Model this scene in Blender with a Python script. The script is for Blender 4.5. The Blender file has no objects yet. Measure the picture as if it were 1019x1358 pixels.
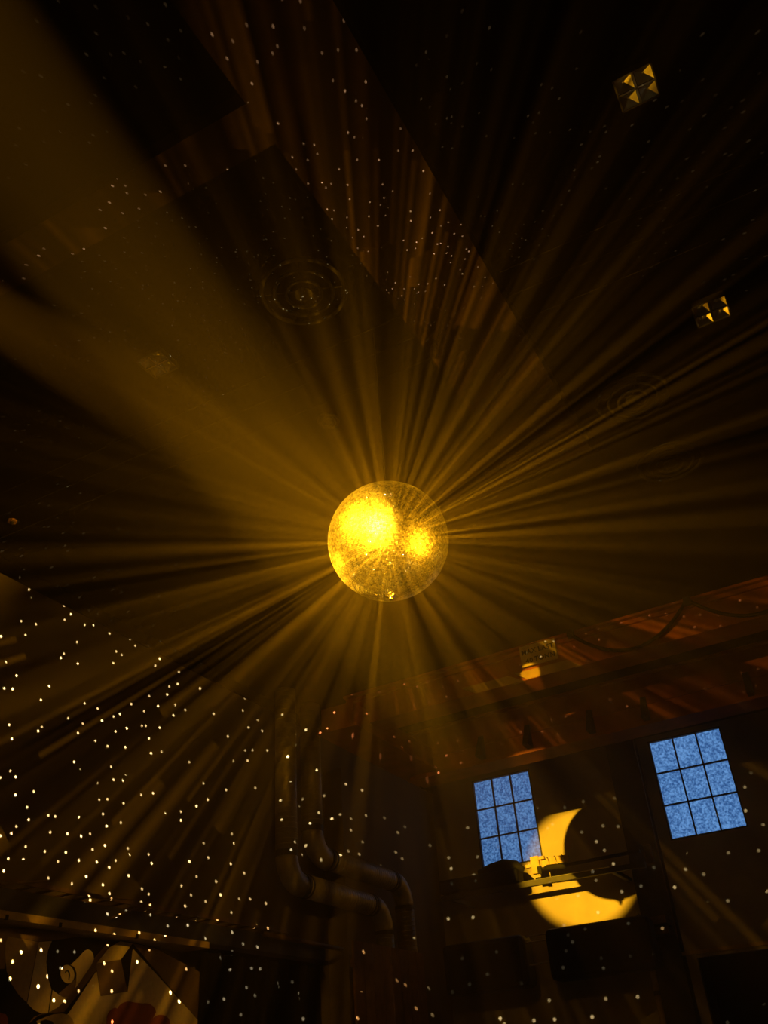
import bpy, bmesh, math, random
import numpy as np
from mathutils import Vector, Matrix

random.seed(7)
sc = bpy.context.scene
COL = sc.collection

# ------------------------------------------------------------------ camera
CAM_POS = Vector((0.0, 0.0, 1.6))
FOCAL_PX = 1172.5
PITCH, ROLL, YAW = math.radians(33.53), math.radians(-4.71), math.radians(25.65)

def camera_axes():
    f = Vector((0, math.cos(PITCH), math.sin(PITCH)))
    r = Vector((1, 0, 0)); u = r.cross(f)
    c, s = math.cos(ROLL), math.sin(ROLL)
    m = Matrix.Rotation(YAW, 3, 'Z')
    return m @ (c * r + s * u), m @ (-s * r + c * u), m @ f

AX, AY, AF = camera_axes()
cam = bpy.data.cameras.new('camera')
cam.sensor_fit = 'VERTICAL'
cam.sensor_height = 36.0
cam.lens = 36.0 * FOCAL_PX / 1358.0
cam.clip_start = 0.05
cam_ob = bpy.data.objects.new('camera', cam)
rot = Matrix((AX, AY, -AF)).transposed()
cam_ob.matrix_world = Matrix.Translation(CAM_POS) @ rot.to_4x4()
COL.objects.link(cam_ob)
sc.camera = cam_ob

# ------------------------------------------------------------------ view, world
sc.view_settings.view_transform = 'Standard'
sc.view_settings.look = 'None'
sc.view_settings.exposure = 0.0
sc.view_settings.gamma = 1.0
sc.view_settings.use_curve_mapping = False
sc.cycles.use_denoising = True
sc.cycles.use_adaptive_sampling = False
sc.cycles.max_bounces = 5
sc.cycles.diffuse_bounces = 2
sc.cycles.glossy_bounces = 3
sc.cycles.volume_bounces = 0
sc.cycles.sample_clamp_indirect = 6.0
sc.cycles.volume_step_rate = 4.0

world = bpy.data.worlds.new('dusk_sky')
sc.world = world
world.use_nodes = True
wb = [n for n in world.node_tree.nodes if n.type == 'BACKGROUND'][0]
wb.inputs['Color'].default_value = (0.10, 0.20, 0.42, 1)      # dusk outside the frosted windows
wb.inputs['Strength'].default_value = 0.6

# ------------------------------------------------------------------ node helpers
class NB:
    """tiny expression builder for math nodes"""
    def __init__(self, nt): self.nt = nt
    def n(self, kind): return self.nt.nodes.new(kind)
    def put(self, sock, v):
        if isinstance(v, (int, float)): sock.default_value = v
        else: self.nt.links.new(v, sock)
    def m(self, op, a, b=None, c=None, clamp=False):
        nd = self.n('ShaderNodeMath'); nd.operation = op; nd.use_clamp = clamp
        for i, v in enumerate((a, b, c)):
            if v is not None: self.put(nd.inputs[i], v)
        return nd.outputs[0]
    def add(self, a, b): return self.m('ADD', a, b)
    def sub(self, a, b): return self.m('SUBTRACT', a, b)
    def mul(self, a, b): return self.m('MULTIPLY', a, b)
    def div(self, a, b): return self.m('DIVIDE', a, b)

def glint_pattern(nb, direction, cell, seed, dot_r, soft, keep, base, cluster, jitter):
    """Lamp pattern imitating facet reflections: rings of cells round the axis, each cell
    holding one small dot at its own slightly irregular angle."""
    sep = nb.n('ShaderNodeSeparateXYZ'); nb.nt.links.new(direction, sep.inputs[0])
    x, y, z = sep.outputs
    lat = nb.m('ARCSINE', z)
    row = nb.div(lat, cell)
    i = nb.m('FLOOR', row)
    fr = nb.sub(nb.sub(row, i), 0.5)
    lat_c = nb.mul(nb.add(i, 0.5), cell)
    n = nb.m('MAXIMUM', nb.m('FLOOR', nb.mul(nb.m('COSINE', lat_c), 2 * math.pi / cell)), 1.0)
    turn = nb.m('FRACT', nb.mul(nb.m('SINE', nb.add(nb.mul(i, 12.9898), seed)), 43.758))
    lon = nb.add(nb.div(nb.m('ARCTAN2', y, x), 2 * math.pi), turn)
    u = nb.mul(nb.m('FRACT', lon), n)
    j = nb.m('FLOOR', u)
    fu = nb.sub(nb.sub(u, j), 0.5)
    cmb = nb.n('ShaderNodeCombineXYZ')
    nb.put(cmb.inputs[0], i); nb.put(cmb.inputs[1], j); nb.put(cmb.inputs[2], seed)
    wn = nb.n('ShaderNodeTexWhiteNoise'); wn.noise_dimensions = '3D'
    nb.nt.links.new(cmb.outputs[0], wn.inputs['Vector'])
    sc_ = nb.n('ShaderNodeSeparateColor'); nb.nt.links.new(wn.outputs['Color'], sc_.inputs[0])
    r1, r2, r3 = sc_.outputs
    dx = nb.sub(fr, nb.mul(nb.sub(r1, 0.5), jitter))
    dy = nb.sub(fu, nb.mul(nb.sub(r2, 0.5), jitter))
    d = nb.m('SQRT', nb.add(nb.mul(dx, dx), nb.mul(dy, dy)))
    d = nb.mul(d, cell)
    # 1 inside dot_r-soft, 0 outside dot_r+soft
    mask = nb.m('DIVIDE', nb.sub(dot_r + soft, d), 2 * soft, clamp=True)
    mask = nb.mul(mask, mask)
    thr = keep
    if cluster > 0:
        no = nb.n('ShaderNodeTexNoise'); no.inputs['Scale'].default_value = 8.0
        no.inputs['Detail'].default_value = 1.0
        nb.nt.links.new(direction, no.inputs['Vector'])
        thr = nb.add(nb.mul(nb.sub(no.outputs[0], 0.5), cluster), keep)
    on = nb.m('LESS_THAN', r3, thr)
    val = wn.outputs['Value']
    inten = nb.add(nb.mul(nb.mul(val, val), 1.1), 0.35)
    return nb.add(nb.mul(nb.mul(mask, on), inten), base)

def shaft_pattern(nb, direction, n_lon, cell, seed, power):
    """Lamp pattern of random narrow fans, imitating broader shafts reflected by the ball."""
    sep = nb.n('ShaderNodeSeparateXYZ'); nb.nt.links.new(direction, sep.inputs[0])
    x, y, z = sep.outputs
    lat = nb.m('ARCSINE', z)
    u = nb.mul(nb.add(nb.div(nb.m('ARCTAN2', y, x), 2 * math.pi), 0.5), n_lon)
    total = None
    for k, (mult, w) in enumerate(((1.0, 0.55), (2.3, 0.45))):
        uu = nb.mul(u, mult)
        j = nb.m('FLOOR', uu)
        fu = nb.m('ABSOLUTE', nb.sub(nb.sub(uu, j), 0.5))
        shift = nb.m('FRACT', nb.mul(nb.m('SINE', nb.mul(j, 78.233)), 43.758))
        i = nb.m('FLOOR', nb.add(nb.div(lat, cell), shift))
        cmb = nb.n('ShaderNodeCombineXYZ')
        nb.put(cmb.inputs[0], i); nb.put(cmb.inputs[1], j); nb.put(cmb.inputs[2], seed + k)
        wn = nb.n('ShaderNodeTexWhiteNoise'); wn.noise_dimensions = '3D'
        nb.nt.links.new(cmb.outputs[0], wn.inputs['Vector'])
        v = nb.m('POWER', wn.outputs['Value'], power)
        prof = nb.m('SUBTRACT', 1.0, nb.mul(fu, 2.0), clamp=True)
        t = nb.mul(nb.mul(v, prof), w)
        total = t if total is None else nb.add(total, t)
    return nb.add(total, 0.004)

def ray_lamp(name, loc, color, energy, axis=None, fans=None, pick=1.0, **kw):
    l = bpy.data.lights.new(name, 'POINT')
    l.energy = energy * pick; l.color = color; l.shadow_soft_size = 0.0
    l.use_nodes = True
    nt = l.node_tree
    em = [n for n in nt.nodes if n.type == 'EMISSION'][0]
    nb = NB(nt)
    g = nb.n('ShaderNodeNewGeometry')
    q = Vector(axis).normalized().rotation_difference(Vector((0, 0, 1)))
    ra, rang = q.to_axis_angle()
    rotn = nb.n('ShaderNodeVectorRotate'); rotn.rotation_type = 'AXIS_ANGLE'
    rotn.inputs['Axis'].default_value = ra; rotn.inputs['Angle'].default_value = rang
    nt.links.new(g.outputs['Normal'], rotn.inputs['Vector'])
    if fans:
        out = shaft_pattern(nb, rotn.outputs[0], **fans)
    else:
        out = glint_pattern(nb, rotn.outputs[0], **kw)
        # dots dimmed by hand towards the ceiling, the crane and the window wall
        sp = nb.n('ShaderNodeSeparateXYZ'); nt.links.new(g.outputs['Normal'], sp.inputs[0])
        def fade(v, a, b, lo):
            mr = nb.n('ShaderNodeMapRange'); mr.interpolation_type = 'SMOOTHSTEP'
            nb.put(mr.inputs['Value'], v)
            for nm, val in (('From Min', a), ('From Max', b), ('To Min', 1.0), ('To Max', lo)): mr.inputs[nm].default_value = val
            return mr.outputs[0]
        out = nb.mul(out, nb.mul(nb.mul(fade(sp.outputs[2], 0.32, 0.55, 0.14), fade(sp.outputs[1], 0.80, 0.95, 0.20)),
                            fade(nb.add(nb.mul(sp.outputs[1], 0.9), nb.mul(sp.outputs[2], 1.2)), 0.90, 1.02, 0.10)))
    nt.links.new(nb.mul(out, 1.0 / pick), em.inputs['Strength'])
    o = bpy.data.objects.new(name, l); o.location = loc
    COL.objects.link(o)
    return o

def spot(name, loc, target, color, energy, half_deg, blend, radius=0.02, pick=0.02):
    # pick: share of the power given as lamp energy, the rest as node strength (only steers sampling)
    l = bpy.data.lights.new(name, 'SPOT')
    l.use_nodes = True
    [n for n in l.node_tree.nodes if n.type == 'EMISSION'][0].inputs['Strength'].default_value = 1.0 / pick
    l.energy = energy * pick; l.color = color; l.spot_size = math.radians(2 * half_deg)
    l.spot_blend = blend; l.shadow_soft_size = radius
    o = bpy.data.objects.new(name, l); o.location = loc
    d = Vector(target) - Vector(loc)
    o.rotation_euler = d.to_track_quat('-Z', 'Y').to_euler()
    COL.objects.link(o)
    return o

# ------------------------------------------------------------------ lights
BALL = Vector((-2.745, 5.75, 5.525)); BALL_R = 0.51
AMBER = (1.0, 0.45, 0.008)
SPOT_POS = BALL + 13.7 * (BALL - Vector((-4.837, 20, 5.789))).normalized()
spot('stage_spotlight', SPOT_POS, (-5.589, 20, 5.507), (1.0, 0.48, 0.012), 175000, 2.72, 0.40, 0.03, pick=0.008)
spot('stage_spotlight', (-5.55, 0.74, 7.3), BALL, AMBER, 11000, 5.6, 0.5, 0.03, pick=0.015)
spot('stage_spotlight', (-2.9, -1.0, 5.2), (-3.70, 12.4, 6.885), AMBER, 17000, 0.72, 0.4, 0.02, pick=0.004)
def on_ball(ax, ay, af, dist): return BALL + (AX*ax + AY*ay + AF*af).normalized()*dist
spot('stage_spotlight', on_ball(-0.86, -0.38, 0.30, 5.6), BALL, AMBER, 2600, 4.6, 0.3, 0.15, pick=0.02)
spot('stage_spotlight', on_ball(0.84, -0.06, -0.50, 5.5), BALL, AMBER, 11000, 5.6, 0.3, 0.8, pick=0.02)
# two added lamps inside the ball imitate its reflections: sharp dots and broader shafts
RAY_LAMPS = [
    ray_lamp('inner_glint_lamp', BALL, (1.0, 0.80, 0.42), 62000, axis=(0.15, -0.05, 1), pick=0.10,
             cell=0.0333, seed=3.7, dot_r=0.0025, soft=0.0009, keep=0.55, base=0.0, cluster=4.2, jitter=0.9),
    ray_lamp('inner_shaft_lamp', BALL, AMBER, 1550, axis=(0.40, -0.76, -0.51), pick=20.0,  # fan axis aimed roughly at the camera, where the shafts look sharpest
             fans=dict(n_lon=108, cell=0.46, seed=11.3, power=5.0)),
]

# dot lamp kept out of the haze, where it washes out the shafts
RAY_LAMPS[0].visible_volume_scatter = False

# ------------------------------------------------------------------ materials
def srgb(r, g, b):
    f = lambda v: (v / 255) / 12.92 if v / 255 <= 0.04045 else ((v / 255 + 0.055) / 1.055) ** 2.4
    return (f(r), f(g), f(b), 1.0)

def mat(name, col, rough=0.7, metal=0.0, var=0.25, scale=6.0, bump=0.0, bscale=60.0, spec=0.3):
    m = bpy.data.materials.new(name); m.use_nodes = True
    nt = m.node_tree; b = nt.nodes['Principled BSDF']
    b.inputs['Roughness'].default_value = rough
    b.inputs['Metallic'].default_value = metal
    b.inputs['Specular IOR Level'].default_value = spec
    tc = nt.nodes.new('ShaderNodeTexCoord')
    no = nt.nodes.new('ShaderNodeTexNoise'); no.inputs['Scale'].default_value = scale
    no.inputs['Detail'].default_value = 4
    nt.links.new(tc.outputs['Object'], no.inputs['Vector'])
    r = nt.nodes.new('ShaderNodeValToRGB')
    c = Vector(col[:3])
    r.color_ramp.elements[0].position = 0.3; r.color_ramp.elements[1].position = 0.7
    r.color_ramp.elements[0].color = (*(c * (1 - var)), 1)
    r.color_ramp.elements[1].color = (*(c * (1 + var)), 1)
    nt.links.new(no.outputs[0], r.inputs[0])
    nt.links.new(r.outputs[0], b.inputs['Base Color'])
    if bump > 0:
        n2 = nt.nodes.new('ShaderNodeTexNoise'); n2.inputs['Scale'].default_value = bscale
        nt.links.new(tc.outputs['Object'], n2.inputs['Vector'])
        bp = nt.nodes.new('ShaderNodeBump'); bp.inputs['Strength'].default_value = bump
        nt.links.new(n2.outputs[0], bp.inputs['Height'])
        nt.links.new(bp.outputs[0], b.inputs['Normal'])
    return m

M = dict(
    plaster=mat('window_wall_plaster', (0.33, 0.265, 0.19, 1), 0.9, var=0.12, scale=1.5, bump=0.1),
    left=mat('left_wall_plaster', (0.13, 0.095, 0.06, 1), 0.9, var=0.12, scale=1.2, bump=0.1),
    black=mat('black_ceiling_paint', (0.0016, 0.0012, 0.0010, 1), 0.95, var=0.3, spec=0.0),
    beam=mat('dark_oxide_paint', (0.018, 0.010, 0.008, 1), 0.9, var=0.2, spec=0.05),
    red=mat('red_crane_paint', (0.28, 0.074, 0.03, 1), 0.6, var=0.3, scale=3, bump=0.05),
    floor=mat('concrete_floor', (0.16, 0.15, 0.14, 1), 0.8, var=0.2, scale=2),
    steel=mat('galvanised_duct_steel', (0.36, 0.29, 0.20, 1), 0.5, 0.6, var=0.2, scale=5),
    darksteel=mat('dark_painted_steel', (0.045, 0.04, 0.036, 1), 0.6, var=0.3, scale=5),
    tan=mat('tan_timber', (0.42, 0.28, 0.13, 1), 0.8, var=0.25, scale=4),
    rust=mat('brown_painted_pipe', (0.13, 0.075, 0.035, 1), 0.6, var=0.3, scale=8),
    velvet=mat('black_stage_cloth', (0.012, 0.011, 0.011, 1), 0.95, var=0.3, spec=0.05),
    box=mat('black_equipment_case', (0.010, 0.009, 0.009, 1), 0.6, var=0.2, spec=0.15),
    dull=mat('dull_black_metal', (0.02, 0.017, 0.014, 1), 0.9, spec=0.05),
    rubber=mat('black_rubber_cable', (0.01, 0.009, 0.008, 1), 0.7, spec=0.1),
    mirror=mat('mirror_glass', (0.46, 0.42, 0.35, 1), 0.44, 1.0, var=0.05),
    core=mat('dark_ball_core', (0.02, 0.017, 0.012, 1), 0.7),
    chrome=mat('worn_chrome', (0.6, 0.56, 0.48, 1), 0.25, 1.0),
    reflector=mat('polished_reflector', (0.75, 0.70, 0.6, 1), 0.14, 1.0, var=0.08),
    satin=mat('satin_reflector', (0.42, 0.39, 0.33, 1), 0.30, 1.0, var=0.08),
    frame=mat('black_window_steel', (0.012, 0.012, 0.014, 1), 0.7),
    signplate=mat('pale_sign_plate', (0.60, 0.46, 0.28, 1), 0.7, var=0.15),
    signtext=mat('black_sign_paint', (0.02, 0.012, 0.01, 1), 0.8),
    wood=mat('reddish_brown_board', (0.20, 0.10, 0.045, 1), 0.8, var=0.3, scale=5),
    m_black=mat('mural_black', (0.010, 0.009, 0.008, 1), 0.85, var=0.1, spec=0.1),
    m_cream=mat('mural_cream', (0.72, 0.56, 0.36, 1), 0.85, var=0.08, scale=20),
    m_tan=mat('mural_ochre', (0.40, 0.28, 0.12, 1), 0.85, var=0.1, scale=20),
    m_brown=mat('mural_brown', (0.20, 0.125, 0.065, 1), 0.85, var=0.1, scale=20),
    m_red=mat('mural_red', (0.30, 0.07, 0.025, 1), 0.85, var=0.1, scale=10),
    sensor=mat('brown_plastic', (0.20, 0.10, 0.06, 1), 0.7),
)

nt = M['mirror'].node_tree; bs = nt.nodes['Principled BSDF']
src = bs.inputs['Base Color'].links[0].from_socket
at = nt.nodes.new('ShaderNodeAttribute'); at.attribute_name = 'tile_tone'
vm = nt.nodes.new('ShaderNodeVectorMath'); vm.operation = 'SCALE'
nt.links.new(src, vm.inputs[0]); nt.links.new(at.outputs['Fac'], vm.inputs['Scale']); nt.links.new(vm.outputs[0], bs.inputs['Base Color'])

def pane_material(name, k):
    m = bpy.data.materials.new(name); m.use_nodes = True
    nt = m.node_tree; b = nt.nodes['Principled BSDF']
    tc = nt.nodes.new('ShaderNodeTexCoord')
    no = nt.nodes.new('ShaderNodeTexNoise'); no.inputs['Scale'].default_value = 24; no.inputs['Detail'].default_value = 3
    n2 = nt.nodes.new('ShaderNodeTexNoise'); n2.inputs['Scale'].default_value = 2.2
    nt.links.new(tc.outputs['Object'], no.inputs['Vector']); nt.links.new(tc.outputs['Object'], n2.inputs['Vector'])
    r = nt.nodes.new('ShaderNodeValToRGB')
    r.color_ramp.elements[0].position = 0.36; r.color_ramp.elements[1].position = 0.66
    a, c = (0.028, 0.10, 0.28), (0.14, 0.33, 0.66)
    r.color_ramp.elements[0].color = (*[v * k for v in a], 1)
    r.color_ramp.elements[1].color = (*[v * k for v in c], 1)
    mx = nt.nodes.new('ShaderNodeMath'); mx.operation = 'MULTIPLY_ADD'
    mx.inputs[1].default_value = 0.12; nt.links.new(n2.outputs[0], mx.inputs[0]); nt.links.new(no.outputs[0], mx.inputs[2])
    sb = nt.nodes.new('ShaderNodeMath'); sb.operation = 'SUBTRACT'; sb.inputs[1].default_value = 0.06
    nt.links.new(mx.outputs[0], sb.inputs[0]); nt.links.new(sb.outputs[0], r.inputs[0])
    b.inputs['Base Color'].default_value = (0.03, 0.035, 0.04, 1)
    b.inputs['Roughness'].default_value = 0.5
    nt.links.new(r.outputs[0], b.inputs['Emission Color'])
    b.inputs['Emission Strength'].default_value = 1.0  # dusk light put into the panes as their own glow
    m.cycles.emission_sampling = 'NONE'
    return m
M['pane'] = pane_material('frosted_window_glass', 1.0)
M['pane_dim'] = pane_material('frosted_window_glass_dimmer', 0.8)  # same glass with a weaker glow, for the left window

# ------------------------------------------------------------------ mesh helpers
class MB:
    def __init__(self): self.bm = bmesh.new()
    def box(self, x0, x1, y0, y1, z0, z1):
        v = [self.bm.verts.new(p) for p in ((x0,y0,z0),(x1,y0,z0),(x1,y1,z0),(x0,y1,z0),(x0,y0,z1),(x1,y0,z1),(x1,y1,z1),(x0,y1,z1))]
        for f in ((3,2,1,0),(4,5,6,7),(0,1,5,4),(1,2,6,5),(2,3,7,6),(3,0,4,7)): self.bm.faces.new([v[k] for k in f])
        return self
    def poly(self, pts):
        self.bm.faces.new([self.bm.verts.new(p) for p in pts]); return self
    def prism(self, pts, off):
        off = Vector(off); a = [self.bm.verts.new(p) for p in pts]; b = [self.bm.verts.new(Vector(p) + off) for p in pts]
        n = len(pts)
        self.bm.faces.new(a); self.bm.faces.new(b[::-1])
        for k in range(n): self.bm.faces.new((a[k], a[(k+1) % n], b[(k+1) % n], b[k]))
        return self
    def tube(self, path, r, n=12, cap=True):
        path = [Vector(p) for p in path]
        rs = r if isinstance(r, (list, tuple)) else [r] * len(path)
        rings = []; ref = None
        for k, p in enumerate(path):
            t = (path[min(k+1, len(path)-1)] - path[max(k-1, 0)]).normalized()
            if ref is None:
                ref = t.orthogonal().normalized()
            ref = (ref - t * ref.dot(t)).normalized(); b = t.cross(ref)
            rings.append([self.bm.verts.new(p + rs[k] * (math.cos(a) * ref + math.sin(a) * b)) for a in [2*math.pi*q/n for q in range(n)]])
        for k in range(len(rings)-1):
            for q in range(n): self.bm.faces.new((rings[k][q], rings[k][(q+1) % n], rings[k+1][(q+1) % n], rings[k+1][q]))
        if cap: self.bm.faces.new(rings[0][::-1]); self.bm.faces.new(rings[-1])
        return self
    def lathe(self, prof, c=(0,0,0), n=32):
        c = Vector(c); rings = []
        for r, z in prof:
            rings.append([self.bm.verts.new(c + Vector((max(r,1e-4)*math.cos(2*math.pi*q/n), max(r,1e-4)*math.sin(2*math.pi*q/n), z))) for q in range(n)])
        for k in range(len(rings)-1):
            for q in range(n): self.bm.faces.new((rings[k][q], rings[k][(q+1) % n], rings[k+1][(q+1) % n], rings[k+1][q]))
        self.bm.faces.new(rings[0][::-1]); self.bm.faces.new(rings[-1])
        return self
    def torus(self, c, R, r, n=40, m=8):
        c = Vector(c); rings = []
        for q in range(n):
            a = 2*math.pi*q/n; d = Vector((math.cos(a), math.sin(a), 0))
            rings.append([self.bm.verts.new(c + d*(R + r*math.cos(2*math.pi*k/m)) + Vector((0,0,r*math.sin(2*math.pi*k/m)))) for k in range(m)])
        for q in range(n):
            for k in range(m): self.bm.faces.new((rings[q][k], rings[(q+1)%n][k], rings[(q+1)%n][(k+1)%m], rings[q][(k+1)%m]))
        return self
    def build(self, name, m, parent=None, smooth=False, bevel=0.0):
        bmesh.ops.recalc_face_normals(self.bm, faces=self.bm.faces)
        me = bpy.data.meshes.new(name); self.bm.to_mesh(me); self.bm.free()
        if smooth: me.shade_smooth()
        me.materials.append(m)
        o = bpy.data.objects.new(name, me); COL.objects.link(o)
        if parent: o.parent = parent; o.matrix_parent_inverse = parent.matrix_world.inverted()
        if bevel > 0:
            bv = o.modifiers.new('bevel', 'BEVEL'); bv.width = bevel; bv.segments = 2; bv.limit_method = 'ANGLE'
        return o

def tag(o, label=None, cat=None, group=None, kind=None):
    if label: o['label'] = label
    if cat: o['category'] = cat
    if group: o['group'] = group
    if kind: o['kind'] = kind
    return o

def thing(name, loc, label, cat, group=None):
    o = bpy.data.objects.new(name, None); o.location = loc; o.empty_display_size = 0.2
    o.matrix_world = Matrix.Translation(Vector(loc))
    COL.objects.link(o)
    return tag(o, label, cat, group)

def dup_piece(src, offset, parent):
    """another piece with the same mesh, moved by offset"""
    c = src.copy(); COL.objects.link(c); c.parent = parent
    c.matrix_parent_inverse = src.matrix_parent_inverse.copy()
    c.location = src.location + Vector(offset)
    return c

def struct(o, label=None): return tag(o, label, kind='structure')

def arc(c, r, a0, a1, n, u, v):
    c, u, v = Vector(c), Vector(u), Vector(v)
    return [c + r*(math.cos(a0+(a1-a0)*k/n)*u + math.sin(a0+(a1-a0)*k/n)*v) for k in range(n+1)]

# ------------------------------------------------------------------ room shell
XL, XR, YB, YW, ZC = -8.95, 6.5, -10.0, 20.0, 7.95
WIN = [(-7.86, -6.39, 5.80, 7.83-0.005), (-3.56, -1.975, 5.715, 7.84)]
struct(MB().box(XL-0.3, XR+0.3, YB-0.3, YW+0.3, -0.2, 0.0).build('floor', M['floor']), 'concrete hall floor below the view')
struct(MB().box(XL-0.3, XR+0.3, YB-0.3, YW+0.3, ZC, 8.2).build('ceiling', M['black']), 'black painted hall ceiling high above the crane')
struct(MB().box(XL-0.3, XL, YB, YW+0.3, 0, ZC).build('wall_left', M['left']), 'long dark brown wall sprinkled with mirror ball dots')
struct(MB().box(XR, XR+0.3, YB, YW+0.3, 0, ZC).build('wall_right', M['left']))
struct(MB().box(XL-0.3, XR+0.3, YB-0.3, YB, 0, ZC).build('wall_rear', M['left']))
# window wall with two window openings and the door opening
DOOR = (-3.60, 4.0, 0.0, 3.50)
xs = [XL, WIN[0][0], WIN[0][1], DOOR[0], WIN[1][0], WIN[1][1], DOOR[1], XR]
wf = MB()
zt = ZC
def wbox(x0, x1, z0, z1): wf.box(x0, x1, YW, YW+0.3, z0, z1)
wbox(XL, WIN[0][0], 0, zt); wbox(WIN[0][0], WIN[0][1], 0, WIN[0][2]); wbox(WIN[0][0], WIN[0][1], WIN[0][3], zt)
wbox(WIN[0][1], DOOR[0], 0, zt)
wbox(DOOR[0], WIN[1][0], DOOR[3], zt)
wbox(WIN[1][0], WIN[1][1], DOOR[3], WIN[1][2]); wbox(WIN[1][0], WIN[1][1], WIN[1][3], zt)
wbox(WIN[1][1], DOOR[1], DOOR[3], zt); wbox(DOOR[1], XR, 0, zt)
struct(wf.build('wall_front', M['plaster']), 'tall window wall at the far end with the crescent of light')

# left wall: dark strip above the plaster, ceiling beams
struct(MB().box(XL, XL+0.04, YB, YW, 7.75, ZC).build('trim_1', M['black']), 'black strip where the left wall meets the ceiling')
struct(MB().box(-2.30, -1.37, YB, 8.6, 7.75, ZC).build('trim_2', M['beam']), 'wide flat ceiling beam running towards the window wall')
struct(MB().box(XL, -2.30, 3.02, 3.40, 7.75, ZC).build('trim_3', M['beam']), 'narrow cross beam joining the wide ceiling beam')
# far end of the left wall stands forward as a lower pilaster
struct(MB().box(XL, -8.55, 14.9, 16.05, 0.0, 7.05).build('trim_4', M['left']), 'lower bulkhead standing forward from the left wall behind the ducts')

def window(name, w, label, pm):
    x0, x1, z0, z1 = w
    y = YW + 0.06
    f = MB()
    t = 0.030
    for a in ((x0, x0+t, z0, z1), (x1-t, x1, z0, z1), (x0, x1, z0, z0+t), (x0, x1, z1-t, z1)):
        f.box(a[0], a[1], YW-0.01, YW+0.10, a[2], a[3])
    root = struct(f.build(name, M['frame']), label)
    bw = 0.030
    cx_ = [x0 + t + (x1-x0-2*t)*k/3 for k in range(4)]
    cz_ = [z0 + t + (z1-z0-2*t)*k/3 for k in range(4)]
    for k in (1, 2):
        MB().box(cx_[k]-bw/2, cx_[k]+bw/2, YW+0.0, YW+0.09, z0+t, z1-t).build('glazing_bar', M['frame'], root)
        MB().box(x0+t, x1-t, YW+0.005, YW+0.085, cz_[k]-bw/2, cz_[k]+bw/2).build('glazing_bar', M['frame'], root)
    for a in range(3):
        for b in range(3):
            mm = pm[(a*3+b) % len(pm)]
            MB().box(cx_[a]+0.004, cx_[a+1]-0.004, y, y+0.012, cz_[b]+0.004, cz_[b+1]-0.004).build('pane', mm, root)
    return root
window('window_1', WIN[0], 'left frosted blue window of nine panes partly hidden by a rail', [M['pane_dim']])
window('window_2', WIN[1], 'right frosted blue window of nine panes above the dark gateway', [M['pane']])

# door opening at the lower right: lintel, jamb and a dark sliding gate set back
dr = struct(MB().box(DOOR[0], DOOR[1], YW+0.16, YW+0.24, 0, DOOR[3]).build('door_1', M['velvet']), 'black gateway closed by a dark gate at lower right')
MB().box(DOOR[0]-0.62, DOOR[1], YW-0.06, YW, DOOR[3]+0.06, DOOR[3]+0.13).build('lintel', M['tan'], dr)
for k in range(5):
    MB().box(DOOR[0]+0.1+k*1.5, DOOR[0]+0.16+k*1.5, YW+0.12, YW+0.16, 0, DOOR[3]).build('gate_rib', M['box'], dr)

# ------------------------------------------------------------------ mirror ball
ball = thing('mirror_ball', BALL, 'mirror ball glowing gold, thousands of small mirror tiles, hanging in the hall', 'mirror ball')
core = bmesh.new(); bmesh.ops.create_uvsphere(core, u_segments=64, v_segments=40, radius=BALL_R-0.006)
mb = MB(); mb.bm.free(); mb.bm = core
bmesh.ops.translate(core, verts=core.verts, vec=BALL)
mb.build('core', M['core'], ball, smooth=True)
tilt = Matrix.Rotation(math.radians(2.0), 3, 'Y')
verts, faces = [], []
rows = 104; dth = math.pi / rows; rng = np.random.default_rng(5)
for r in range(rows):
    th = (r + 0.5) * dth
    n = max(6, int(2*math.pi*math.sin(th)/dth))
    off = rng.random()*0.3
    dph = 2*math.pi/n
    hw = 0.43*BALL_R*math.sin(th)*dph; hh = 0.42*BALL_R*dth
    for q in range(n):
        ph = (q+off)*dph
        nrm = np.array([math.sin(th)*math.cos(ph), math.sin(th)*math.sin(ph), math.cos(th)])
        et = np.array([-math.sin(ph), math.cos(ph), 0]); eu = np.cross(nrm, et)
        jit = rng.normal(0, 0.028, 2)
        n2 = nrm + et*jit[0] + eu*jit[1]; n2 /= np.linalg.norm(n2)
        e1 = et - n2*(et@n2); e2 = np.cross(n2, e1)
        c = nrm*BALL_R; b = len(verts)
        top = [c + sx*hw*e1 + sy*hh*e2 for sx, sy in ((-1,-1),(1,-1),(1,1),(-1,1))]
        verts += [tuple(tilt @ Vector(p)) for p in top] + [tuple(tilt @ Vector(p - n2*0.006)) for p in top]
        faces += [(b,b+1,b+2,b+3)] + [(b+k, b+4+k, b+4+(k+1)%4, b+(k+1)%4) for k in range(4)]
me = bpy.data.meshes.new('mirror_tiles'); me.from_pydata(verts, [], faces)
ta = me.attributes.new('tile_tone', 'FLOAT', 'FACE')
ta.data.foreach_set('value', np.repeat(0.35 + 0.85*rng.random(len(faces)//5), 5).astype(np.float32))
me.materials.append(M['mirror'])
tiles = bpy.data.objects.new('mirror_tiles', me); COL.objects.link(tiles); tiles.parent = ball
tag(tiles, 'thousands of tiny square mirrors set in rings', kind='stuff')
ax = tilt @ Vector((0,0,1))
MB().lathe([(0.10, 0.0), (0.10, 0.05), (0.05, 0.07), (0.03, 0.12), (0.0, 0.13)], BALL + ax*(BALL_R-0.012)).build('hanging_cap', M['chrome'], ball, smooth=True)
MB().lathe([(0.0, -0.045), (0.016, -0.04), (0.020, -0.025), (0.012, -0.012), (0.045, -0.004), (0.045, 0.012)], BALL - ax*(BALL_R+0.006)).build('bottom_finial', M['chrome'], ball, smooth=True)
MB().tube([BALL + ax*(BALL_R+0.10), (BALL.x+0.03, BALL.y, ZC)], 0.004, 8).build('suspension_cable', M['darksteel'], ball)
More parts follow.
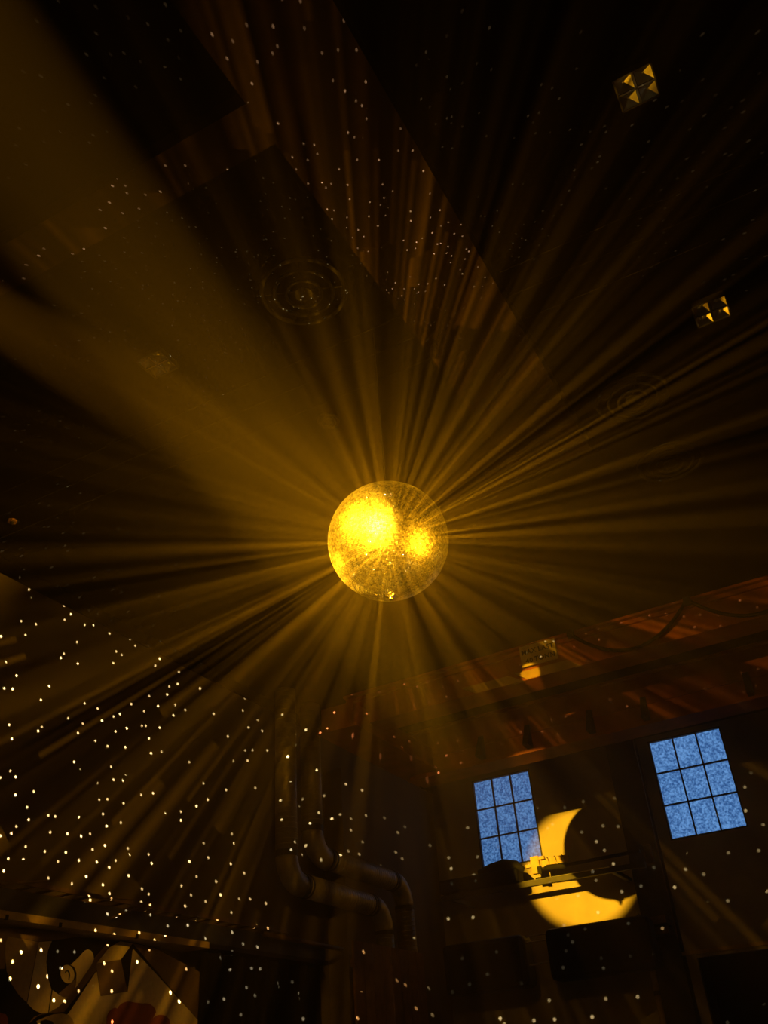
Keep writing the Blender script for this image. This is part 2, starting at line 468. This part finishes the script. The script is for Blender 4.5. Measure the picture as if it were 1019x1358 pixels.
# ------------------------------------------------------------------ bridge crane in front of the window wall
crane = thing('bridge_crane', (0, 12.45, 6.83), 'dark red double girder bridge crane spanning the hall with a load sign', 'crane')
SL = 0.010                                    # girder sags a little towards the left
X0, X1 = -7.0, 6.45
def slanted(mb, x0, x1, y0, y1, z0, z1):
    d = lambda x: SL*(x+2.0)
    v = [mb.bm.verts.new(p) for p in ((x0,y0,z0+d(x0)),(x1,y0,z0+d(x1)),(x1,y1,z0+d(x1)),(x0,y1,z0+d(x0)),(x0,y0,z1+d(x0)),(x1,y0,z1+d(x1)),(x1,y1,z1+d(x1)),(x0,y1,z1+d(x0)))]
    for f in ((3,2,1,0),(4,5,6,7),(0,1,5,4),(1,2,6,5),(2,3,7,6),(3,0,4,7)): mb.bm.faces.new([v[k] for k in f])
    return mb
slanted(MB(), X0, X1, 12.47, 12.9, 6.86, 7.34).build('girder_web', M['red'], crane)
slanted(MB(), X0, X1, 12.38, 12.98, 7.34, 7.38).build('top_flange', M['red'], crane)
slanted(MB(), X0, X1, 12.42, 12.95, 6.82, 6.86).build('bottom_flange', M['red'], crane)
slanted(MB(), X0, X1, 12.41, 12.47, 7.25, 7.265).build('stiffening_lip', M['red'], crane)
slanted(MB(), X0, X1, 14.85, 15.25, 6.56, 7.36).build('girder_web', M['red'], crane)
slanted(MB(), X0, X1, 14.76, 15.34, 7.36, 7.40).build('top_flange', M['red'], crane)
slanted(MB(), X0, X1, 14.76, 15.34, 6.50, 6.56).build('bottom_flange', M['red'], crane)
slanted(MB(), X0, X1, 14.81, 14.85, 6.86, 6.88).build('stiffening_lip', M['red'], crane)
for x in (-5.6, -4.7, -3.55, -2.6, -0.9, 0.5, 2.0):
    MB().prism([(x, 14.85, 7.0), (x, 14.85, 6.56), (x, 14.55, 6.56)], (0.10, 0, 0)).build('bracket', M['darksteel'], crane)
MB().box(-7.15, -6.55, 11.9, 15.5, 6.62, 6.98).build('end_carriage', M['red'], crane)
MB().box(-7.22, -6.48, 11.85, 15.55, 6.56, 6.62).build('carriage_flange', M['red'], crane)
# pale patch plates under the sign on the lower edge of the girder
def skewplate(name, x0, x1, sk, z0, z1, m):
    return MB().prism([(x0, 12.41, z1), (x1, 12.41, z1), (x1+sk, 12.41, z0), (x0+sk, 12.41, z0)], (0, 0.05, 0)).build(name, m, crane)
skewplate('edge_plate', -4.85, -4.05, 0.22, 6.80, 6.94, M['tan'])
skewplate('edge_plate', -3.96, -3.10, 0.20, 6.81, 6.95, M['tan'])
# sign
sign = MB().box(-3.80, -3.22, 12.37, 12.40, 7.00, 7.335).build('load_sign', M['signplate'], crane)
sign['label'] = 'pale plate lettered MAX LAST 40 TONN'
def lettering(text, x, z, size, parent):
    cu = bpy.data.curves.new('lettering', 'FONT'); cu.body = text; cu.size = size; cu.align_x = 'CENTER'
    cu.extrude = 0.003; cu.space_character = 1.08; cu.offset = 0.002
    tmp = bpy.data.objects.new('tmp', cu); COL.objects.link(tmp)
    bpy.context.view_layer.update()
    me = bpy.data.meshes.new_from_object(tmp.evaluated_get(bpy.context.evaluated_depsgraph_get()))
    bpy.data.objects.remove(tmp)
    me.transform(Matrix.Translation((x, 12.365, z)) @ Matrix.Rotation(math.radians(90), 4, 'X'))
    me.name = 'lettering'; me.materials.clear(); me.materials.append(M['signtext'])
    o = bpy.data.objects.new('lettering', me); COL.objects.link(o); o.parent = parent
    o.matrix_parent_inverse = parent.matrix_world.inverted() @ Matrix.Identity(4)
    return o
bpy.context.view_layer.update()
for word, x, z in (('MAX', -3.655, 7.19), ('LAST', -3.375, 7.19), ('40', -3.665, 7.045), ('TONN', -3.415, 7.045)):
    lettering(word, x, z, 0.108, sign)
# festoon cable hanging in loops in front of the girder
def loop(xa, za, xb, zb, sag, n=18):
    pts = []
    for k in range(n+1):
        t = k/n
        pts.append((xa+(xb-xa)*t, 12.33, za+(zb-za)*t - sag*4*t*(1-t)))
    return pts
for a in ((-2.95, 7.30, -1.17, 7.34, 0.50), (-1.17, 7.34, 0.65, 7.36, 0.50), (0.65, 7.36, 2.4, 7.38, 0.5)):
    MB().tube(loop(*a), 0.026, 8).build('festoon_cable', M['rubber'], crane, smooth=True)
for x in (-2.95, -1.17, 0.65):
    MB().box(x-0.05, x+0.05, 12.30, 12.38, 7.26, 7.38).build('cable_trolley', M['darksteel'], crane)

# ------------------------------------------------------------------ ceiling fittings
def recessed_light(name, cx, cy, s, label, depth=0.06, inner=0.42, refl='reflector'):
    t = thing(name, (cx, cy, ZC-0.07), label, 'ceiling light', 'louvred ceiling lights')
    h, z0, z1 = s/2, ZC-0.07, ZC
    f = MB(); w = 0.012
    f.box(cx-h, cx+h, cy-h, cy-h+w, z0, z1).box(cx-h, cx+h, cy+h-w, cy+h, z0, z1).box(cx-h, cx-h+w, cy-h, cy+h, z0, z1).box(cx+h-w, cx+h, cy-h, cy+h, z0, z1)
    f.build('housing', M['darksteel'], t)
    MB().box(cx-0.008, cx+0.008, cy-h+w, cy+h-w, z0+0.003, z1).build('louvre', M['reflector'], t)
    MB().box(cx-h+w, cx+h-w, cy-0.008, cy+0.008, z0+0.003, z1).build('louvre', M['reflector'], t)
    q = h/2; a = h/2-0.012
    for sx in (-1, 1):
        for sy in (-1, 1):
            c = Vector((cx+sx*q, cy+sy*q, 0)); m = MB()
            ring = lambda k, z: [(c.x-a*k, c.y-a*k, z), (c.x+a*k, c.y-a*k, z), (c.x+a*k, c.y+a*k, z), (c.x-a*k, c.y+a*k, z)]
            lo, hi = ring(1.0, z0+0.006), ring(inner, z0+0.006+depth)
            for p in range(4): m.poly([lo[p], lo[(p+1)%4], hi[(p+1)%4], hi[p]])
            m.poly(hi)
            cell = m.build('reflector_cell', M[refl], t)
            MB().lathe([(0.0, z1-0.032), (0.012, z1-0.028), (0.014, z1-0.018), (0.008, z1-0.004)], (c.x, c.y, 0), 14).build('lamp_bulb', M['chrome'], cell, smooth=True)
    return t
K = 1.021
recessed_light('recessed_light', 0.265*K, 4.40*K, 0.30, 'square louvred ceiling light topmost at the right with bright slivers of reflection', 0.034, 0.12, 'satin')
recessed_light('recessed_light', 0.305*K, 7.075*K, 0.33, 'square louvred ceiling light at the right edge with four lit reflector cells')
recessed_light('recessed_light', -4.645*K, 4.81*K, 0.30, 'square louvred ceiling light seen dimly through the amber beam at left')

def ring_fitting(cx, cy, R, label):
    t = thing('ceiling_diffuser', (cx, cy, ZC-0.08), label, 'air diffuser', 'round ceiling air diffusers')
    z = ZC-0.05
    MB().torus((cx, cy, z), R, 0.022).build('outer_ring', M['dull'], t, smooth=True)
    MB().torus((cx, cy, z-0.02), R*0.70, 0.018).build('middle_ring', M['dull'], t, smooth=True)
    MB().torus((cx, cy, z-0.03), R*0.42, 0.016).build('inner_ring', M['dull'], t, smooth=True)
    MB().lathe([(R*0.22, z-0.035), (R*0.22, z-0.02), (0.02, ZC)], (cx, cy, 0)).build('centre_plate', M['dull'], t)
    m = MB()
    for a in (0.4, 0.4+math.pi/2):
        d = Vector((math.cos(a), math.sin(a), 0))
        m.tube([Vector((cx, cy, ZC-0.03)) - d*R, Vector((cx, cy, ZC-0.03)) + d*R], 0.008, 6)
    m.build('spider_bracket', M['dull'], t)
    return t
ring_fitting(-2.99, 4.89, 0.39, 'dark round ceiling diffuser above and left of the mirror ball')
ring_fitting(-0.72, 8.12, 0.39, 'dark round ceiling diffuser nearer the right hand ceiling lights')
ring_fitting(-0.64, 9.59, 0.39, 'dark round ceiling diffuser beside the other, nearer the red crane')
ring_fitting(-3.77, 6.61, 0.11, 'small dark round ceiling diffuser just up left of the mirror ball')

for yy, lab in ((5.60, 'thin ceiling wire, farthest of three from the red crane'), (5.92, 'thin ceiling wire, middle of the three'), (6.28, 'thin ceiling wire, nearest of three to the red crane')):
    tag(MB().tube([(XL, yy, ZC-0.10), (XR, yy, ZC-0.10)], 0.004, 6).build('tension_wire', M['dull']), lab, 'wire', 'tension wires across the ceiling')
s = thing('ceiling_sensor', (-8.12, 6.17, ZC-0.06), 'small brown sensor on the ceiling at the left edge', 'sensor')
MB().lathe([(0.055, ZC-0.03), (0.055, ZC)], (-8.12, 6.17, 0), 8).build('sensor_base', M['sensor'], s)
MB().lathe([(0.0, ZC-0.055), (0.022, ZC-0.05), (0.03, ZC-0.03)], (-8.12, 6.17, 0), 10).build('sensor_dome', M['box'], s)

# ------------------------------------------------------------------ spiral ducts on the left wall
def duct(y, zb, y2, r, label):
    x = -8.50 if y > 13 else -8.46
    t = thing('spiral_duct', (x, y, ZC), label, 'air duct', 'spiral ducts on the left wall')
    R = 0.42; U, V = Vector((0,1,0)), Vector((0,0,1))
    e1 = arc((x, y+R, zb+R), R, math.pi, 1.5*math.pi, 10, U, V)
    drop = 0.02
    e2 = arc((x, y2-R, zb-R-drop), R, 0.5*math.pi, 0.0, 10, U, V)
    MB().tube([(x, y, ZC-0.005), (x, y, zb+R)], r, 24).build('riser', M['steel'], t, smooth=True)
    MB().tube(e1, r, 24).build('upper_elbow', M['steel'], t, smooth=True)
    MB().tube([e1[-1], e2[0]], r, 24).build('cross_run', M['steel'], t, smooth=True)
    MB().tube(e2, r, 24).build('lower_elbow', M['steel'], t, smooth=True)
    MB().tube([e2[-1], (x, y2, 0.4)], r, 24).build('drop_pipe', M['steel'], t, smooth=True)
    for a, b in (((x, y, zb+R+0.06), (x, y, zb+R-0.04)), (e1[-1], e1[-1]+Vector((0,0.07,0))), (e1[-1]+Vector((0,0.12,0)), e1[-1]+Vector((0,0.16,0))), (e2[0]-Vector((0,0.07,0)), e2[0]), (e2[0]-Vector((0,0.16,0)), e2[0]-Vector((0,0.12,0))), (e2[-1], e2[-1]-Vector((0,0,0.06)))):
        MB().tube([a, b], r+0.012, 24).build('collar', M['darksteel'], t, smooth=False)
    # lock seam of the spiral duct
    m = MB()
    def seam(p, q):
        p, q = Vector(p), Vector(q); L = (q-p).length; k = max(2, int(L/0.085)); d = (q-p).normalized()
        for s_ in range(k):
            c = p + d*(s_+0.5)*L/k
            m.tube([c-d*0.006, c+d*0.006], r+0.006, 18, cap=True)
    seam((x, y, ZC-0.02), (x, y, zb+R+0.1)); seam(e1[-1]+Vector((0,.18,0)), e2[0]-Vector((0,.18,0))); seam(e2[-1]-Vector((0,0,.08)), (x, y2, 1.0))
    tag(m.build('spiral_seams', M['steel'], t), kind='stuff')
    return t
duct(13.72, 5.23, 17.15, 0.185, 'spiral metal duct nearer the window wall, dropping in two bends')
duct(12.83, 4.66, 16.12, 0.185, 'spiral metal duct nearer the mural, lower of the two')

# ------------------------------------------------------------------ beam, cable tray and mural on the left wall
bm_ = thing('wall_beam', (-8.7, 0.0, 3.52), 'dark steel beam with tan lower edge above the painted mural', 'beam')
MB().box(XL, -8.60, -6, 14.2, 3.60, 3.86).build('web', M['darksteel'], bm_)
MB().box(XL, -8.48, -6, 10.9, 3.52, 3.60).build('bottom_flange', M['tan'], bm_)
MB().box(XL, -8.55, 10.9, 14.2, 3.54, 3.60).build('bottom_flange', M['box'], bm_)
for y in (7.32, 8.1, 9.4):
    MB().box(-8.50, -8.46, y, y+0.03, 3.51, 3.56).build('bolt', M['box'], bm_)
tray = thing('cable_tray', (-8.7, 6.0, 3.88), 'thin ladder cable tray lying along the top of the wall beam', 'cable tray')
for x in (-8.52, -8.90):
    MB().box(x-0.012, x+0.012, -4, 13.0, 3.90, 3.95).build('side_rail', M['rust'], tray)
rung = MB().box(-8.90, -8.52, 5.9, 5.94, 3.905, 3.925).build('rung', M['rust'], tray)
for k in range(1, 24): dup_piece(rung, (0, 0.30*k, 0), tray)
for (ya, za, yb, zb) in ((7.2, 3.86, 8.05, 4.02), (8.5, 3.9, 9.4, 3.97), (8.95, 3.70, 9.55, 3.93)):
    MB().tube([(-8.50, ya, za), (-8.50, yb, zb)], 0.012, 6).build('loose_cable', M['rust'], tray)
tag(MB().tube([(-8.48, 12.2, 3.83), (-8.48, 14.6, 3.80)], 0.035, 10).build('wall_pipe', M['rust'], smooth=True), 'short brown pipe along the wall at the end of the dark beam', 'pipe')

def at_wall(px, py, X):
    d = AX*((px-509.5)/FOCAL_PX) - AY*((py-679)/FOCAL_PX) + AF
    return CAM_POS + d*((X-CAM_POS.x)/d.x)
mural = thing('mural', (-8.68, 8.0, 2.0), 'painted mural of flat cream, ochre and black shapes with a cube', 'mural')
layer = [0]
def shape(name, pts, m, lab=None):
    X = -8.72 + 0.003*layer[0]; layer[0] += 1
    o = MB().prism([tuple(at_wall(x, y, X)) for x, y in pts], (0.003, 0, 0)).build(name, M[m], mural)
    if lab: o['label'] = lab
    return o
Z5 = lambda pts: [(x/7.28, 1230+y/7.28) for x, y in pts]
Z6 = lambda pts: [(100+x/5.66, 1230+y/5.66) for x, y in pts]
shape('board', [(-60, 1226), (178, 1250), (206, 1256.5), (268, 1290), (261, 1372), (-60, 1372)], 'm_black', 'black ground of the mural')
shape('painted_field', Z5([(-120,0), (560,20), (830,75), (600,112), (370,136), (100,88), (40,400), (-120,400)]), 'm_brown')
shape('painted_field', Z5([(80,85), (370,140), (255,722), (180,650), (110,545), (62,420), (48,250), (55,150)]), 'm_tan')
shape('painted_field', Z5([(374,140), (500,130), (462,220), (445,330), (458,470), (495,600), (462,828), (400,830), (330,800), (262,735)]), 'm_cream')
shape('painted_field', Z5([(508,605), (560,645), (610,668), (665,680), (600,745), (530,795), (474,818)]), 'm_cream')
shape('capsule', Z5([(680,362), (760,288), (815,225), (848,211), (880,225), (900,262), (907,310), (898,370), (860,430), (790,520), (740,590), (700,640), (735,540), (738,440), (715,380)]), 'm_cream')
shape('wedge', Z5([(565,640), (732,492), (730,560), (700,640), (650,676), (600,668)]), 'm_brown')
shape('spiral', Z5([(650+72*math.cos(a)*0.9+18*math.sin(a), 450+88*math.sin(a)-15*math.cos(a)) for a in [2*math.pi*k/22 for k in range(22)]]), 'm_cream')
shape('spiral_line', Z5([(625,440), (632,418), (655,412), (672,432), (676,465), (668,505), (660,500), (664,462), (660,436), (650,424), (640,428), (634,442)]), 'm_black')
shape('stripe', Z5([(1040,150), (1060,250), (905,445), (620,815), (440,832), (380,838), (300,915), (270,935), (330,860), (460,828), (560,770), (640,690), (740,570), (880,370), (915,290)]), 'm_brown')
shape('painted_field', [(177,1259), (262,1352), (262,1372), (82,1372), (84,1352), (92,1342), (127,1289), (150,1290)], 'm_cream')
shape('triangle', [(176,1251), (205,1257), (267,1290), (261.5,1352)], 'm_brown')
shape('cube_top', Z6([(160,270), (210,205), (255,150), (300,125), (335,103), (430,118), (342,240)]), 'm_cream')
shape('cube_front', Z6([(153,273), (342,240), (392,480), (190,515)]), 'm_brown')
shape('cube_side', Z6([(342,240), (434,118), (392,480)]), 'm_black')
cloud = []
for cx_, cy_, r_, a0, a1 in ((330,690,95,185,250), (400,650,95,205,320), (525,650,82,215,350), (640,730,75,215,330)):
    for k in range(9):
        a = math.radians(a0+(a1-a0)*k/8); cloud.append((cx_+r_*math.cos(a), cy_+r_*math.sin(a)))
cloud += [(720,800), (230,800)]
shape('cloud', Z6(cloud), 'm_red', 'rust red cloud at the foot of the mural')
shape('arch', Z5([(360,932), (350,905), (440,865), (520,838), (600,830), (660,845), (700,890), (715,940), (700,1000), (330,1000)]), 'm_tan')
shape('arch_hollow', Z5([(385,1000), (390,905), (440,890), (500,905), (540,960), (545,1000)]), 'm_black')
shape('roundel', Z5([(-60,1000), (-60,830), (0,826), (55,840), (75,880), (78,1000)]), 'm_red')

# black cloth hung under the beam to the right of the mural, reddish board under the ducts
m = MB()
N = 60; ya, yb = 10.95, 14.15
top = []; bot = []
for k in range(N+1):
    y = ya + (yb-ya)*k/N
    x = -8.66 + 0.05*math.sin(k*1.15) + 0.02*math.sin(k*2.7)
    top.append(m.bm.verts.new((x, y, 3.50))); bot.append(m.bm.verts.new((x+0.02*math.sin(k*1.9), y, 0.05)))
for k in range(N): m.bm.faces.new((top[k], top[k+1], bot[k+1], bot[k]))
cl = m.build('stage_curtain', M['velvet'], smooth=True)
sd = cl.modifiers.new('thickness', 'SOLIDIFY'); sd.thickness = 0.012
tag(cl, 'black stage curtain hanging to the right of the mural', 'curtain')
pb = thing('timber_partition', (-8.3, 15.8, 0), 'low reddish brown board partition below the ducts', 'partition')
for k in range(8):
    MB().box(-8.22, -8.18, 14.45+0.34*k, 14.45+0.34*k+0.325, 0.0, 3.9).build('board', M['wood'], pb)
MB().box(-8.26, -8.22, 14.45, 17.15, 3.5, 3.62).build('batten', M['wood'], pb)
MB().box(-8.26, -8.22, 14.45, 17.15, 0.4, 0.52).build('batten', M['wood'], pb)

# ------------------------------------------------------------------ things on the window wall
col_ = thing('steel_column', (-4.1, 19.8, 0), 'dark steel column rising between the two blue windows', 'column')
MB().box(-4.42, -3.80, 19.60, 19.63, 0, ZC).build('flange', M['darksteel'], col_)
MB().box(-4.42, -3.80, 19.96, 19.99, 0, ZC).build('flange', M['darksteel'], col_)
MB().box(-4.13, -4.09, 19.63, 19.96, 0, ZC).build('web', M['darksteel'], col_)
tag(MB().tube([(-3.78, 19.5, 3.75), (-3.77, 19.5, ZC-0.002)], 0.012, 8).build('conduit', M['rust']), 'thin conduit running down the column past the right window', 'conduit')
jb = thing('junction_box', (-3.98, 19.5, 5.4), 'small round topped junction box on the dark column', 'box')
MB().box(-4.06, -3.90, 19.46, 19.60, 5.22, 5.62).build('body', M['rust'], jb, bevel=0.02)
MB().box(-4.04, -3.92, 19.445, 19.46, 5.25, 5.59).build('cover', M['darksteel'], jb)
dp = thing('downpipe', (-4.42, 19.5, 3.7), 'tan downpipe in short lengths at the foot of the column', 'pipe')
for z0, z1 in ((2.98, 3.68), (2.15, 2.90), (1.2, 2.07), (0.1, 1.12)):
    MB().tube([(-4.40, 19.5, z0), (-4.40, 19.5, z1)], 0.055, 14).build('pipe_length', M['tan'], dp, smooth=True)
for z in (3.64, 2.90, 2.07, 1.12):
    MB().tube([(-4.40, 19.5, z), (-4.40, 19.5, z+0.08)], 0.068, 14).build('coupling', M['darksteel'], dp)
br = thing('column_bracket', (-4.2, 19.4, 4.1), 'brown double bracket on the column beside the black case', 'bracket')
MB().box(-4.46, -3.86, 19.15, 19.60, 4.08, 4.22).build('plate', M['rust'], br)
MB().box(-4.42, -3.86, 19.20, 19.60, 3.90, 4.03).build('plate', M['rust'], br)
MB().tube([(-4.52, 19.1, 4.20), (-4.34, 19.12, 4.30)], 0.012, 8).build('pin', M['chrome'], br)

rail = thing('overhead_rail', (-6.0, 18.6, 5.05), 'dark horizontal rail crossing the crescent of light', 'rail')
MB().box(-8.40, -3.9, 18.55, 18.66, 5.03, 5.13).build('rail_bar', M['darksteel'], rail)
MB().box(-6.45, -4.6, 18.53, 18.56, 5.125, 5.137).build('rail_edge', M['chrome'], rail)  # bright strip added for the rail's lit top edge
MB().box(-8.30, -6.5, 18.45, 18.85, 5.14, 5.42).build('rail_carrier', M['box'], rail, bevel=0.05)
MB().tube([(-7.4,18.6,5.45), (-7.1,18.6,5.50), (-6.8,18.6,5.52), (-6.55,18.6,5.46), (-6.4,18.6,5.38)], [0.07,0.11,0.13,0.12,0.05], 12).build('cloth_bundle', M['box'], rail, smooth=True)
for x in (-8.2, -4.62):
    MB().box(x, x+0.08, 18.66, YW-0.002, 5.04, 5.12).build('wall_bracket', M['darksteel'], rail)
rod = thing('guide_rod', (-5.9, 18.6, 5.32), 'thin dark rod with a clamp above the crossing rail', 'rod')
MB().tube([(-6.10, 18.6, 5.33), (-5.6, 18.6, 5.315), (-3.95, 18.6, 5.345)], 0.035, 10).build('rod_bar', M['box'], rod)
MB().tube([(-5.95, 18.6, 5.335), (-5.88, 18.6, 5.33), (-5.5, 18.6, 5.315), (-5.42, 18.6, 5.32)], [0.03,0.06,0.06,0.03], 10).build('grip_sleeve', M['rubber'], rod, smooth=True)
ins = MB().box(-6.02, -5.42, 18.66, 18.78, 5.36, 5.54).build('lagged_pipe', M['tan'], rod, bevel=0.02)
for x in (-5.88, -5.72, -5.56):
    MB().tube(arc((x, 18.66, 5.36), 0.18, 0, math.pi/2, 8, Vector((0.25,-0.15,0)), Vector((0,-0.05,1))), 0.010, 8).build('strap', M['chrome'], ins, smooth=True)
cl = MB().box(-6.20, -6.02, 18.50, 18.62, 5.24, 5.58).build('clamp', M['tan'], rod, bevel=0.015)
MB().box(-6.06, -5.98, 18.46, 18.52, 5.22, 5.36).build('clamp_jaw', M['box'], cl)
MB().box(-6.32, -6.20, 18.52, 18.60, 5.38, 5.44).build('clamp_screw', M['tan'], cl)
MB().box(-6.02, -5.90, 18.52, 18.60, 5.50, 5.56).build('clamp_screw', M['tan'], cl)

def case(x0, x1, z0, z1, lab):
    t = thing('equipment_case', ((x0+x1)/2, 18.5, z0), lab, 'equipment case', 'black cases on the window wall')
    MB().box(x0, x1, 18.5, 19.1, z0, z1).build('shell', M['box'], t, bevel=0.10)
    MB().box(x0+0.15, x1-0.15, 18.488, 18.5, z0+0.15, z1-0.15).build('front_grille', M['velvet'], t)
    for x in (x0+0.25, x1-0.85):
        MB().box(x, x+0.10, 19.1, YW-0.002, (z0+z1)/2-0.05, (z0+z1)/2+0.05).build('wall_arm', M['darksteel'], t)
    return t
case(-6.15, -4.08, 3.28, 4.20, 'large black case below the crescent of light')
case(-8.40, -6.60, 3.25, 4.18, 'black case left of the one below the crescent')
mr = thing('mounting_rails', (-6.37, 18.7, 3.9), 'pair of thin metal rails between the two black cases', 'rails')
for z in (4.13, 4.02, 3.62):
    MB().tube([(-6.60, 18.7, z), (-6.15, 18.7, z+0.01)], 0.016, 8).build('rail_tube', M['steel'], mr)

# ------------------------------------------------------------------ light linking for the lamps inside the ball, haze
shade = bpy.data.collections.new('inner_lamp_blockers')
for o in sc.objects:
    if o.type == 'MESH' and not (o.parent is ball): shade.objects.link(o)
for l in RAY_LAMPS: l.light_linking.blocker_collection = shade  # ball left out, so it never blocks the two lamps inside it

hz = MB().box(XL-0.2, XR+0.2, YB-0.2, YW+0.2, -0.1, ZC+0.1)
hm = bpy.data.materials.new('stage_haze'); hm.use_nodes = True
nt = hm.node_tree; nt.nodes.clear()
out = nt.nodes.new('ShaderNodeOutputMaterial'); vs = nt.nodes.new('ShaderNodeVolumeScatter')
vs.inputs['Color'].default_value = (1.0, 0.80, 0.45, 1)  # amber of the light put into the haze colour
tcv = nt.nodes.new('ShaderNodeNewGeometry')
dv = nt.nodes.new('ShaderNodeVectorMath'); dv.operation = 'DISTANCE'; dv.inputs[1].default_value = BALL
nt.links.new(tcv.outputs['Position'], dv.inputs[0])
nbv = NB(nt)
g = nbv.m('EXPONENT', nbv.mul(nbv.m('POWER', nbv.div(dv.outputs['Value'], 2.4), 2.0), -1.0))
nt.links.new(nbv.add(nbv.mul(g, 0.048), 0.0055), vs.inputs['Density'])     # density raised round the ball so its glow falls off faster
vs.inputs['Anisotropy'].default_value = 0.55
nt.links.new(vs.outputs[0], out.inputs['Volume'])
hm.cycles.volume_sampling = 'EQUIANGULAR'
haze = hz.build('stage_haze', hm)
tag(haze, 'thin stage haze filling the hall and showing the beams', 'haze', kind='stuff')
